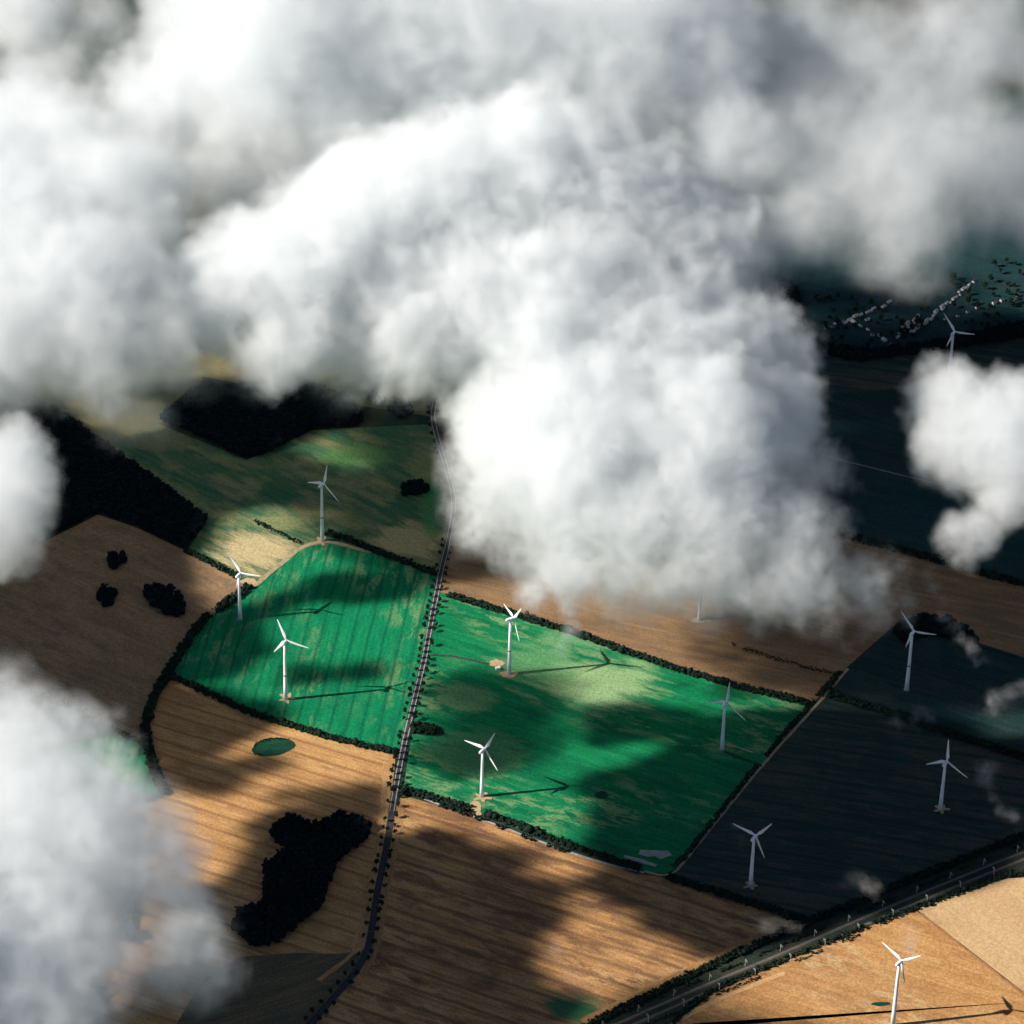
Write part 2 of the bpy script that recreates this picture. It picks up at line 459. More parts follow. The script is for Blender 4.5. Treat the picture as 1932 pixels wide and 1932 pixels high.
strip('path', LANE, 2.8, plain_mat('white_gravel', (0.24, 0.23, 0.22), (0.38, 0.36, 0.33), 0.2), 'white gravel lane under the row of bushes below the large green field', jit=0.4)
strip('path', GP((1560, 862), (1700, 897), (1840, 930), (1945, 955)), 2.2, plain_mat('grey_lane', (0.12, 0.14, 0.14), (0.2, 0.2, 0.19), 0.2), 'thin pale track across the dark fields at the right')
strip('path', smooth_line(GP((1480, 1836), (1341, 1893), (1260, 1940), (1200, 1980)), 10), 5, field_mat('headland', (0.52, 0.31, 0.14), (0.54, 0.34, 0.16), (0.46, 0.27, 0.11), (1341, 1893), (1480, 1836), 2, 60, 0.4, seed=19), 'pale headland track along the edge of the sandy field', jit=0.6)
strip('path', smooth_line(GP((1738, 1724), (1820, 1790), (1900, 1852), (1990, 1920)), 10), 3, field_mat('furrow', (0.30, 0.15, 0.06), (0.36, 0.18, 0.08), (0.25, 0.12, 0.05), (1738, 1724), (1900, 1852), 2, 60, 0.4, seed=20), 'brown furrow between the sandy and the pale stubble fields', jit=0.6)


def blob_pts(u, v, ru, rv, seed, n=28, wob=0.18, rot=0.0):
    r = random.Random(seed)
    ph = [r.uniform(0, 6.28) for _ in range(4)]
    out = []
    for i in range(n):
        a = 2 * math.pi * i / n
        k = 1 + wob * (0.6 * math.sin(2 * a + ph[0]) + 0.5 * math.sin(3 * a + ph[1]) + 0.4 * math.sin(5 * a + ph[2]) + 0.3 * math.sin(7 * a + ph[3]))
        x, y = ru * k * math.cos(a), rv * k * math.sin(a)
        out.append(G(u + x * math.cos(rot) - y * math.sin(rot), v + x * math.sin(rot) + y * math.cos(rot)))
    return out


def star_pts(u, v, ru, rv, seed):
    """Trodden crane pads have ragged arms."""
    r = random.Random(seed)
    out = []
    n = 10
    for i in range(n * 2):
        a = math.pi * i / n + r.uniform(-0.1, 0.1)
        k = (1.15 if (i // 2) % 2 == 0 else 0.62) * r.uniform(0.85, 1.15)
        out.append(G(u + ru * k * math.cos(a), v + rv * k * math.sin(a)))
    return out


pads = [('star', 608, 1021, 13, 8, 'sandy pad under the turbine above the striped field'),
        ('blob', 470, 1098, 15, 7, 'sandy turning pad behind the left turbine'),
        ('star', 541, 1318, 14, 9, 'ragged sandy pad under the tall turbine in the striped field'),
        ('blob', 960, 1273, 15, 7, 'sandy pad under the tall turbine in the large green field'),
        ('blob', 937, 1252, 13, 7, 'sandy turning circle beside the white hut'),
        ('star', 910, 1505, 15, 8, 'sandy pad under the turbine at the lower hedge'),
        ('blob', 896, 1522, 14, 9, 'round sandy turning circle by the lower hedge'),
        ('star', 1417, 1671, 13, 8, 'star shaped pale pad in the dark field near the railway'),
        ('star', 1776, 1527, 13, 8, 'star shaped pale pad in the dark field at the right edge'),
        ('blob', 1322, 1171, 18, 5, 'grey pad under the turbine half hidden by cloud')]
for i, (k, u, v, ru, rv, lb) in enumerate(pads):
    m = PAD if k == 'blob' and i != 9 or v < 1600 and i != 9 else TRACK
    poly('gravel_pad', blob_pts(u, v, ru, rv, i) if k == 'blob' else star_pts(u, v, ru, rv, i), m, lb, z=0.62)
poly('gravel_pad', GP((868, 1529), (884, 1535), (896, 1536), (904, 1528), (909, 1537), (903, 1543), (892, 1541), (872, 1536)), PAD, 'sandy junction between the white lane and the turning circle', z=0.63)
poly('gravel_pad', GP((1208, 1604), (1260, 1606), (1268, 1614), (1246, 1622), (1236, 1616), (1222, 1617), (1205, 1613)), CONCRETE, 'pale storage yard in the lower right corner of the large green field', z=0.62)
poly('gravel_pad', GP((1178, 1614), (1205, 1620), (1240, 1632), (1236, 1636), (1200, 1626), (1176, 1618)), CONCRETE, 'thin pale strip of hardstanding beside the storage yard', z=0.62)
poly('grass_field', blob_pts(515, 1410, 40, 17, 41, wob=0.05, rot=-0.12), M_bush, 'oval dark green hollow in the orange stubble', z=0.62)
poly('grass_field', blob_pts(1135, 1501, 14, 7, 42, wob=0.1), M_bush, 'small round dark spot in the large green field', z=0.62)
poly('grass_field', blob_pts(1662, 1895, 18, 4, 44, wob=0.1), M_bush, 'dark weed patch beside the corner turbine', z=0.62)
poly('grass_field', GP((780, 1362), (806, 1364), (832, 1374), (838, 1382), (832, 1389), (800, 1388), (776, 1384)), M_bush, 'dark overgrown ditch beside the road', z=0.62)

# ------------------------------------------------------------------ vegetation
_ico = bmesh.new()
bmesh.ops.create_icosphere(_ico, subdivisions=1, radius=1)
ICO_V = np.array([v.co[:] for v in _ico.verts])
ICO_T = np.array([[v.index for v in f.verts] for f in _ico.faces])
_ico.free()
_ico = bmesh.new()
bmesh.ops.create_icosphere(_ico, subdivisions=2, radius=1)
ICO2_V = np.array([v.co[:] for v in _ico.verts])
ICO2_T = np.array([[v.index for v in f.verts] for f in _ico.faces])
_ico.free()
nr = np.random.default_rng(11)


def lumps(centres, radii, squash=0.85, jitter=0.28, base=(ICO_V, ICO_T)):
    bv, bt = base
    n = len(centres)
    c = np.asarray(centres)[:, None, :]
    r = np.asarray(radii)[:, None, None]
    j = 1 + nr.uniform(-jitter, jitter, (n, len(bv), 1))
    ang = nr.uniform(0, 6.28, n)
    ca, sa = np.cos(ang)[:, None], np.sin(ang)[:, None]
    x = bv[None, :, 0] * ca - bv[None, :, 1] * sa
    y = bv[None, :, 0] * sa + bv[None, :, 1] * ca
    b = np.stack([x, y, np.broadcast_to(bv[None, :, 2] * squash, x.shape)], -1)
    V = (c + b * r * j).reshape(-1, 3)
    T = (bt[None] + (np.arange(n) * len(bv))[:, None, None]).reshape(-1, 3)
    return V, T


def leaves(centres, radii, per, size):
    """Loose leaf sprays over lumps."""
    n = len(centres) * per
    c = np.repeat(np.asarray(centres), per, 0)
    r = np.repeat(np.asarray(radii), per)[:, None]
    d = nr.normal(size=(n, 3))
    d /= np.linalg.norm(d, axis=1, keepdims=True)
    p = c + d * r * nr.uniform(0.9, 1.3, (n, 1))
    V = (p[:, None, :] + nr.normal(scale=size, size=(n, 3, 3))).reshape(-1, 3)
    T = np.arange(n * 3).reshape(-1, 3)
    return V, T


def join(*vt):
    Vs, Ts, k = [], [], 0
    for V, T in vt:
        Vs.append(V)
        Ts.append(T + k)
        k += len(V)
    return np.concatenate(Vs), np.concatenate(Ts)


def hedge(name, pts, width, height, label, cat='hedge', gap=0.0, mat=HEDGE):
    height *= 0.8
    ln = densify(pts, 1.1)
    cs, rs = [], []
    for i, p in enumerate(ln):
        if gap and mnoise.noise(p * 0.045) > 0.55 - gap:
            continue
        big = 0.75 + 0.5 * (0.5 + 0.5 * mnoise.noise(p * 0.05 + Vector((9, 3, 1))))
        for _ in range(max(1, int(width / 2.6))):
            r = rng.uniform(0.32, 0.8) * height * 0.5 * big
            o = side(ln, i) * rng.uniform(-0.5, 0.5) * width
            tall = rng.random() < 0.025
            cs.append((p.x + o.x, p.y + o.y, rng.uniform(0.4, 1.3) * height * 0.5 * big + (1.6 if tall else 0)))
            rs.append(r * (1.9 if tall else 1.0))
    c, r = np.array(cs), np.array(rs)
    V, T = join(lumps(c, r), leaves(c, r, 5, 0.45))
    V[:, 2] = np.maximum(V[:, 2], 0.02)
    return tag(tri_obj(name, V, T, mat), label, cat)


def in_poly(x, y, P):
    ins = np.zeros(len(x), bool)
    n = len(P)
    for i in range(n):
        x1, y1, x2, y2 = P[i].x, P[i].y, P[i - 1].x, P[i - 1].y
        c = ((y1 > y) != (y2 > y)) & (x < (x2 - x1) * (y - y1) / ((y2 - y1) + 1e-12) + x1)
        ins ^= c
    return ins


def wood(name, pts, label, sp=4.2, h=11.0, mat=LEAF2, kind='stuff', cat=None):
    xs, ys = [p.x for p in pts], [p.y for p in pts]
    gx, gy = np.meshgrid(np.arange(min(xs), max(xs), sp), np.arange(min(ys), max(ys), sp))
    x = gx.ravel() + nr.uniform(-0.45, 0.45, gx.size) * sp
    y = gy.ravel() + nr.uniform(-0.45, 0.45, gx.size) * sp
    k = in_poly(x, y, pts)
    x, y = x[k], y[k]
    hh = h * nr.uniform(0.82, 1.08, len(x))
    r = sp * nr.uniform(0.6, 0.9, len(x))
    low = lumps(np.stack([x, y, hh * 0.42], 1), r * 1.05, 1.2)
    c = np.stack([x, y, hh - r * 0.9], 1)
    top = lumps(c, r, 1.0, 0.3)
    ex = np.concatenate([c + nr.normal(scale=r.mean() * 0.45, size=c.shape) for _ in range(2)])
    sm = lumps(ex, np.tile(r, 2) * 0.5, 0.9, 0.3)
    V, T = join(low, top, sm, leaves(c, r, 6, 0.6))
    V[:, 2] = np.maximum(V[:, 2], 0.02)
    return tag(tri_obj(name, V, T, mat), label, cat, kind=kind)


wood('woods', GP((-260, 560), (0, 726), (50, 756), (125, 790), (200, 845), (300, 914), (390, 984), (350, 1038), (260, 994), (185, 968), (75, 1022), (0, 1082), (-260, 1140)), 'long dark wood running down from the left edge', sp=4.4)
wood('woods', GP((300, 794), (370, 739), (450, 734), (550, 719), (650, 754), (685, 784), (675, 804), (590, 811), (500, 859), (465, 866), (400, 834)), 'heart shaped dark wood under the edge of the great cloud', sp=4.4)
wood('woods', GP((505, 1573), (540, 1545), (600, 1563), (640, 1540), (700, 1560), (697, 1583), (645, 1618), (622, 1668), (600, 1718), (520, 1783), (475, 1788), (440, 1758), (450, 1723), (495, 1713), (500, 1638), (540, 1608)),
     'black irregular wood in the orange stubble field', sp=4.2)
wood('woods', GP((1440, 520), (1500, 560), (1520, 620), (1560, 655), (1640, 668), (1760, 652), (1930, 615), (2080, 590), (2080, 630), (1930, 640), (1770, 662), (1620, 684), (1500, 660), (1430, 590)), 'dark belt of trees in front of the village', sp=4.4)
wood('woods', GP((1735, 1160), (1790, 1170), (1842, 1196), (1838, 1215), (1770, 1200), (1700, 1210), (1680, 1195)), 'flat dark thicket behind the turbine at the right', sp=6.0, h=7)
for (u, v, ru, rv, rot, lb) in ((220, 1060, 22, 11, -0.5, 'smallest dark copse in the brown field, under the long wood'), (201, 1128, 19, 17, 0, 'round dark copse in the brown field'), (313, 1135, 42, 22, 0.65, 'largest dark oblong copse in the brown field'),
                                (755, 774, 26, 12, 0.3, 'lone dark copse to the right of the heart shaped wood'), (702, 748, 30, 9, 0.6, 'slim dark thicket on the far side of the heart shaped wood'), (782, 926, 28, 11, -0.1, 'low dark thicket beside the road bend'),
                                (238, 1720, 13, 42, 0.25, 'wavy dark thicket showing through the lower left cloud'), (250, 1768, 22, 9, -0.1, 'short dark thicket at the foot of the wavy one'), (175, 1905, 18, 40, 0.1, 'dark thicket at the lower edge under the cloud'), (1480, 560, 34, 22, 0.6, 'dark clump of trees beside the great cloud before the village')):
    wood('copse', blob_pts(u, v, ru, rv, int(u), rot=rot, wob=0.12), lb, sp=5.0, h=9)
wood('shrubbery', GP((776, 1366), (806, 1366), (830, 1376), (832, 1386), (800, 1386), (774, 1384)), 'low scrub in the ditch beside the road', sp=3.4, h=3.5, mat=HEDGE)

hedge('hedge', blob_pts(515, 1410, 38, 15.5, 41, wob=0.05, rot=-0.12)[10:26], 3, 2.6, 'low dark scrub along the left rim of the oval hollow', mat=LEAF2)
hedge('hedge', GP((480, 984), (520, 1004), (570, 1027)), 5, 5, 'short hedge behind the dry grass patch with sunlight painted in')
hedge('hedge', GP((617, 1006), (700, 1037), (760, 1060), (822, 1084)), 9, 7, 'thick dark hedge from the upper turbine to the road')
hedge('hedge', smooth_line(GP((470, 1108), (425, 1142), (385, 1172), (347, 1222), (318, 1270), (288, 1325), (275, 1380), (287, 1440), (310, 1500)), 12), 10, 8, 'long curved hedge round the left edge of the striped field', gap=0.05)
hedge('hedge', smooth_line(GP((350, 1040), (400, 1064), (445, 1088)), 12), 8, 6, 'ragged hedge from the long wood down to the left turbine')
hedge('hedge', GP((325, 1278), (470, 1346), (560, 1374), (640, 1398), (744, 1420)), 8, 7, 'dense hedge along the lower edge of the striped field')
hedge('hedge', GP((846, 1124), (960, 1158), (1075, 1193), (1180, 1230), (1280, 1264), (1380, 1294), (1460, 1312), (1526, 1330)), 9, 7, 'long hedge along the upper edge of the large green field')
hedge('hedge', smooth_line(GP((764, 1493), (800, 1502), (860, 1521), (888, 1528)), 12), 9, 8, 'leafy hedge between the white lane and the green field near the road')
hedge('hedge', smooth_line(GP((916, 1536), (980, 1560), (1050, 1588), (1130, 1616), (1205, 1640)), 12), 8, 7, 'leafy hedge between the white lane and the green field beyond the sandy junction')
hedge('hedge', smooth_line(GP((795, 1507), (830, 1521), (885, 1540), (950, 1564), (1050, 1601), (1130, 1628), (1205, 1648)), 12), 5, 6.5, 'broken row of bushes along the lower side of the white lane', gap=0.5)
hedge('hedge', smooth_line(GP((1268, 1634), (1290, 1620), (1340, 1556), (1428, 1446)), 12), 6, 4, 'low dark hedge on the thin pale track, lower half')
hedge('hedge', smooth_line(GP((1444, 1428), (1500, 1362), (1536, 1322)), 12), 6, 4, 'low dark hedge on the thin pale track, between the turbine access and the corner')
hedge('hedge', smooth_line(GP((1546, 1314), (1570, 1288), (1584, 1268)), 8), 7, 6, 'stubby dark hedge at the upper end of the thin pale track')
hedge('hedge', GP((1260, 1656), (1380, 1694), (1450, 1716), (1525, 1740)), 10, 7, 'dark hedge between the brown stubble and the dark field by the railway')
hedge('hedge', GP((1565, 1312), (1660, 1340), (1760, 1374), (1850, 1404), (2040, 1466)), 11, 7, 'dark hedge across the right side between two dark fields')
hedge('hedge', GP((1560, 1002), (1640, 1024), (1720, 1044), (1830, 1076), (2040, 1132)), 11, 7, 'dark hedge across the right side below the small cloud')
hedge('hedge', GP((1380, 1215), (1450, 1240), (1540, 1264), (1584, 1272)), 5, 3.5, 'faint low hedge in the brown stubble under the cloud', gap=0.15)
hedge('hedge', GP((0, 1289), (70, 1313), (140, 1339), (270, 1405)), 7, 5, 'dark hedge at the lower edge of the brown field with copses', gap=0.1)
hedge('hedge', GP((1545, 860), (1560, 930), (1572, 1000)), 9, 6, 'dark hedge running away beside the great cloud')
hedge('hedge', smooth_line(GP((1100, 1940), (1341, 1823), (1448, 1774), (1524, 1741), (1646, 1692), (1738, 1653), (1931, 1577), (2040, 1535)), 12), 9, 6, 'dark overgrown bank on the upper side of the railway')
hedge('hedge', offset_line(RAIL[0], 9), 4, 4, 'scattered scrub on the upper railway verge', gap=0.5)
hedge('hedge', offset_line(RAIL[1], -8), 4, 3.5, 'scattered scrub on the lower railway verge', gap=0.45)
hedge('hedge', smooth_line(GP((1262, 1938), (1341, 1872), (1488, 1808), (1646, 1744), (1738, 1710), (1836, 1675), (1885, 1656), (1945, 1648), (2040, 1630)), 12), 7, 5, 'dark overgrown bank between the railway and the sandy field', gap=0.04)


# one tree of each kind, then copies
def tree_proto(name, h, r, nl, seed):
    global nr
    nr = np.random.default_rng(seed)
    root = empty(name, (0, 0, 0))
    V, Fs = [], []
    rings = [(0, 0.34), (h * 0.12, 0.26), (h * 0.35, 0.2), (h * 0.6, 0.12), (h * 0.82, 0.04)]
    bend = [nr.uniform(-0.15, 0.15, 2) * i for i in range(5)]
    n = 8
    for i, (z, q) in enumerate(rings):
        for k in range(n):
            a = 2 * math.pi * k / n
            V.append((bend[i][0] + q * math.cos(a), bend[i][1] + q * math.sin(a), z))
        if i:
            for k in range(n):
                Fs.append(((i - 1) * n + k, (i - 1) * n + (k + 1) % n, i * n + (k + 1) % n, i * n + k))
    for b in range(6):                                   # limbs
        a = 2 * math.pi * b / 6 + nr.uniform(-0.4, 0.4)
        z0 = h * nr.uniform(0.28, 0.5)
        e = np.array([math.cos(a) * r * 0.75, math.sin(a) * r * 0.75, z0 + h * 0.22])
        s0 = np.array([0, 0, z0])
        k0 = len(V)
        for t, q in ((0, 0.13), (0.5, 0.08), (1, 0.03)):
            p = s0 + (e - s0) * t + np.array([0, 0, -0.3 * math.sin(t * 3.14)])
            for k in range(5):
                aa = 2 * math.pi * k / 5
                V.append((p[0] + q * math.cos(aa) * -math.sin(a), p[1] + q * math.cos(aa) * math.cos(a), p[2] + q * math.sin(aa)))
        for i in (1, 2):
            for k in range(5):
                Fs.append((k0 + (i - 1) * 5 + k, k0 + (i - 1) * 5 + (k + 1) % 5, k0 + i * 5 + (k + 1) % 5, k0 + i * 5 + k))
    mesh_obj('trunk', V, Fs, BARK, root)
    cs, rs = [], []
    for i in range(nl):
        d = nr.normal(size=3)
        d /= np.linalg.norm(d)
        k = nr.uniform(0.25, 0.95)
        cs.append((d[0] * r * k, d[1] * r * k, h * 0.62 + d[2] * h * 0.34 * k))
        rs.append(r * nr.uniform(0.22, 0.42))
    c, q = np.array(cs), np.array(rs)
    V, T = join(lumps(c, q, 0.8, 0.32), leaves(c, q, 26, 0.28))
    tri_obj('crown', V, T, LEAF, root)
    return root


protos = [tree_proto('roadside_tree', 9.5, 3.3, 17, 3), tree_proto('roadside_tree', 11.5, 3.0, 19, 4), tree_proto('roadside_tree', 7.5, 3.0, 14, 5)]
used = set()


def plant(p, label, group, s=1.0, kind=None):
    k = rng.randrange(3) if kind is None else kind
    if k in used:
        o = copy_tree(protos[k])
    else:
        o = protos[k]
        used.add(k)
    o.location = (p.x, p.y, 0)
    o.rotation_euler = (0, 0, rng.uniform(0, 6.28))
    q = s * rng.uniform(0.8, 1.15)
    o.scale = (q, q, q * rng.uniform(0.9, 1.1))
    return tag(o, label, 'tree', group)


road_d = densify(ROAD, 1.0)
acc = {+1: 0.0, -1: 5.0}
for i in range(1, len(road_d)):
    p = road_d[i]
    q = p - CAM
    u = 966 + F * q.dot(CR) / q.dot(CW)
    v = 966 - F * q.dot(CU) / q.dot(CW)
    if v < 770 or v > 1940:
        continue
    d = (p - road_d[i - 1]).length
    for sgn in (1, -1):
        acc[sgn] -= d
        if acc[sgn] > 0:
            continue
        left = sgn == (1 if side(road_d, i).x < 0 else -1)
        acc[sgn] = rng.uniform(9.5, 13) if 1085 < v < 1500 else rng.uniform(10, 19)
        if 1195 < v < 1206 or rng.random() < 0.09:
            continue
        zone = ('above the green fields' if v < 1085 else 'between the two green fields' if v < 1460 else 'between the brown fields' if v < 1700 else 'at its dark lower bend')
        s_txt = 'left' if left else 'right'
        plant(p + side(road_d, i) * sgn * rng.uniform(5.2, 6.6), f'dark roadside tree, {s_txt} row of the road {zone}', f'trees in the {s_txt} row of the road, {zone}', 0.72 if v < 1085 else 0.84)
for (u, v, lb) in ((742, 1497, 'single dark tree beside the road opposite the white lane'), (757, 1502, 'single dark tree at the mouth of the white lane')):
    plant(G(u, v), lb, None, 1.15)
for k in range(90):                                     # trees among the houses
    u, v = rng.uniform(1530, 1925), 0
    top = 560 if u < 1700 else 560 - (u - 1700) * 0.33
    bot = 655 - max(0, u - 1640) * 0.12
    v = rng.uniform(top, bot)
    plant(G(u, v), 'dark garden tree scattered among the pale village houses', 'garden trees in the village', 1.05)


# ------------------------------------------------------------------ wind turbines
def tube(profile, n=20):
    V, Fs = [], []
    for i, (z, r) in enumerate(profile):
        for k in range(n):
            a = 2 * math.pi * k / n
            V.append((r * math.cos(a), r * math.sin(a), z))
        if i:
            for k in range(n):
                Fs.append(((i - 1) * n + k, (i - 1) * n + (k + 1) % n, i * n + (k + 1) % n, i * n + k))
    Fs.append(tuple(range(n))[::-1])
    Fs.append(tuple((len(profile) - 1) * n + k for k in range(n)))
    return V, Fs


def loft(sections, n):
    V, Fs = [], []
    for s in sections:
        V += s
    for i in range(1, len(sections)):
        for k in range(n):
            Fs.append(((i - 1) * n + k, (i - 1) * n + (k + 1) % n, i * n + (k + 1) % n, i * n + k))
    Fs.append(tuple(range(n))[::-1])
    Fs.append(tuple((len(sections) - 1) * n + k for k in range(n)))
    return V, Fs


def blade_mesh(L):
    """Root on the hub, tapered aerofoil, twisted and swept a little."""
    sec = []
    n = 14
    for t, ch, th, tw in ((0, 1.5, 1.5, 0.35), (0.05, 1.5, 1.4, 0.35), (0.12, 2.3, 1.05, 0.30), (0.2, 2.9, 0.75, 0.25), (0.35, 2.45, 0.52, 0.17), (0.55, 1.9, 0.36, 0.1), (0.75, 1.4, 0.24, 0.05), (0.9, 1.0, 0.16, 0.02), (0.97, 0.65, 0.1, 0), (1.0, 0.2, 0.05, 0)):
        z = 1.2 + t * (L - 1.2)
        ring = []
        for k in range(n):
            a = 2 * math.pi * k / n
            ch_ = ch * 1.3
            x = ch_ * 0.5 * math.cos(a) + (0.18 * ch if t > 0.08 else 0)
            y = th * 0.5 * math.sin(a)
            ring.append((x * math.cos(tw) - y * math.sin(tw), x * math.sin(tw) + y * math.cos(tw) + 0.9 * t * t, z))
        sec.append(ring)
    V, Fs = loft(sec, n)
    me = bpy.data.meshes.new('blade')
    me.from_pydata(V, [], Fs)
    me.polygons.foreach_set('use_smooth', [True] * len(me.polygons))
    me.materials.append(WHITE)
    return me


BLADES = {L: blade_mesh(L) for L in (26.5, 27.5)}
DOOR = None


def turbine(base, h, yaw, phase, label, band, L):
    root = empty('wind_turbine', (base.x, base.y, 0), 0)
    tag(root, label, 'wind turbine', 'white three bladed wind turbines')
    rb, rt = (2.4, 1.3) if h > 70 else (2.3, 1.3)
    V, Fs = tube([(-0.5, rb + 0.9), (0.65, rb + 0.9)], 24)
    mesh_obj('foundation', V, Fs, CONCRETE, root)
    V, Fs = tube([(0.65, rb), (h * 0.25, rb * 0.88), (h * 0.5, rb * 0.75), (h * 0.75, rb * 0.62 + 0.1), (h - 1.4, rt)], 24)
    tw = mesh_obj('tower', V, Fs, WHITE, root, True)
    V = [(x * 1.1, rb * -0.99 - y, z) for x, y, z in [(-.45, -.06, .7), (.45, -.06, .7), (.45, -.06, 2.8), (-.45, -.06, 2.8), (-.45, .06, .7), (.45, .06, .7), (.45, .06, 2.8), (-.45, .06, 2.8)]]
    mesh_obj('door', V, [(0, 1, 2, 3), (4, 7, 6, 5), (0, 4, 5, 1), (1, 5, 6, 2), (2, 6, 7, 3), (3, 7, 4, 0)], GALV, tw)
    if band:
        z0 = h * 0.42
        r0 = rb * (1 - 0.25 * 0.42 / 0.5) + 0.06
        V, Fs = tube([(z0, r0 + 0.02), (z0 + 1.5, r0)], 24)
        mesh_obj('band', V, Fs, RED, tw)
    # nacelle along its axis: rear at -y, rotor at +y
    rot = Matrix.Rotation(-yaw, 4, 'Z')
    sec = []
    for y, wx, wz in ((-5.6, 0.7, 0.75), (-5.2, 1.25, 1.3), (-3.5, 1.6, 1.65), (0, 1.7, 1.75), (2.2, 1.55, 1.6), (3.0, 1.25, 1.3)):
        ring = []
        for k in range(16):
            a = 2 * math.pi * k / 16
            c, s = math.cos(a), math.sin(a)
            ring.append(tuple(rot @ Vector((wx * math.copysign(abs(c) ** 0.7, c), y, h + wz * math.copysign(abs(s) ** 0.7, s)))))
        sec.append(ring)
    V, Fs = loft(sec, 16)
    mesh_obj('nacelle', V, Fs, WHITE, root, True)
    hub_c = rot @ Vector((0, 4.2, 0))
    sec = []
    for y, r in ((-1.15, 1.2), (-0.4, 1.5), (0.5, 1.45), (1.3, 1.0), (1.8, 0.45), (1.95, 0.06)):
        sec.append([tuple(rot @ Vector((r * math.cos(2 * math.pi * k / 16), 4.2 + y, h + r * math.sin(2 * math.pi * k / 16)))) for k in range(16)])
    V, Fs = loft(sec, 16)
    mesh_obj('hub', V, Fs, WHITE, root, True)
    for k in range(3):
        b = link(bpy.data.objects.new('blade', BLADES[L]), root)
        a = phase + k * 2 * math.pi / 3
        b.matrix_local = Matrix.Translation((hub_c.x, hub_c.y, h)) @ rot @ Matrix.Rotation(a, 4, 'Y')
    return root


TURB = [
    (608, 1021, 78.0, 35, 9, 'tall turbine at the upper hedge between two grass patches with painted sunlight', True, 26.5),
    (453, 1168, 60.5, 30, 78, 'left turbine in front of the brown field corner, by the long curved hedge', False, 26.5),
    (539, 1320, 77.2, 22, 96, 'tall turbine with a red band standing on the ragged sandy pad in the striped field', True, 26.5),
    (960.6, 1272, 75.0, 62, 33, 'tall turbine with a red band, beside the white hut in the large green field', True, 26.5),
    (909, 1503, 61.5, 35, 24, 'short turbine by the round sandy turning circle at the lower hedge', False, 27.5),
    (1362, 1413, 60.0, 30, 3, 'short turbine without a sandy pad in the shaded right corner of the large green field', False, 27.5),
    (1416, 1670, 62.5, 30, 36, 'short turbine on a star shaped pad near the hedge by the railway', False, 27.5),
    (1710.5, 1301, 76.5, 30, 78, 'tall dim turbine in front of the flat dark thicket at the right', True, 26.5),
    (1774, 1526, 61.0, 30, 117, 'short turbine on a pale pad in the dark field, nearest the right edge', False, 27.5),
    (1684, 1936, 82.0, 40, 48, 'large sunlit turbine in the sandy field, lower right corner', False, 26.5),
    (1319, 1170, 65.7, 30, 20, 'faint turbine tower whose rotor is swallowed by the great cloud', False, 27.5),
    (1790, 712, 64.0, 30, 80, 'faint small turbine in front of the village, its foot hidden by the small cloud', False, 26.5)]
for (u, v, h, yw, ph, lb, bd, L) in TURB:
    turbine(G(u, v), h, math.radians(yw), math.radians(ph), lb, bd, L)


def box_vf(x0, x1, y0, y1, z0, z1):
    V = [(x0, y0, z0), (x1, y0, z0), (x1, y1, z0), (x0, y1, z0), (x0, y0, z1), (x1, y0, z1), (x1, y1, z1), (x0, y1, z1)]
    return V, [(3, 2, 1, 0), (4, 5, 6, 7), (0, 1, 5, 4), (1, 2, 6, 5), (2, 3, 7, 6), (3, 0, 4, 7)]


hut = empty('transformer_hut', G(939, 1263), 0.3)
tag(hut, 'small white hut beside the sandy turning circle and tall turbine', 'hut')
mesh_obj('wall', *box_vf(-2.4, 2.4, -1.6, 1.6, 0, 2.7), WHITE, hut)
mesh_obj('roof', *box_vf(-2.7, 2.7, -1.9, 1.9, 2.7, 3.0), WHITE, hut)
mesh_obj('door', *box_vf(-1.8, -0.7, -1.66, -1.6, 0.1, 2.2), GALV, hut)

# ------------------------------------------------------------------ railway
for q, (ln, s) in enumerate(zip(RAIL, ('the dark crop', 'the sandy field'))):
    tr = empty('railway_track', ln[len(ln) // 2])
    tag(tr, 'railway track nearer ' + s, 'railway track')
    org = tr.location.copy()
    for off in (0.75, -0.75):
        V, Fs = [], []
        for i, p in enumerate(ln):
            c = p + side(ln, i) * off - org
            sd = side(ln, i) * 0.07
            V += [(c - sd) + Vector((0, 0, 0.62)), (c + sd) + Vector((0, 0, 0.62)), (c + sd) + Vector((0, 0, 0.82)), (c - sd) + Vector((0, 0, 0.82))]
            if i:
                k = 4 * i
                for j in range(4):
                    Fs.append((k - 4 + j, k - 4 + (j + 1) % 4, k + (j + 1) % 4, k + j))
        mesh_obj('rail', V, Fs, STEEL, tr)
    d = densify(ln, 1.3)
    V, Fs = [], []
    for i, p in enumerate(d):
        s_, c = side(d, i), p - org
        f = Vector((s_.y, -s_.x, 0)) * 0.14
        k = len(V)
        for zz in (0.5, 0.63):
            for a, b in ((-1, -1), (1, -1), (1, 1), (-1, 1)):
                V.append(c + s_ * 1.3 * a + f * b + Vector((0, 0, zz)))
        Fs += [tuple(k + x for x in f4) for f4 in ((4, 5, 6, 7), (0, 1, 5, 4), (1, 2, 6, 5), (2, 3, 7, 6), (3, 0, 4, 7))]
    mesh_obj('sleepers', V, Fs, CONCRETE, tr)


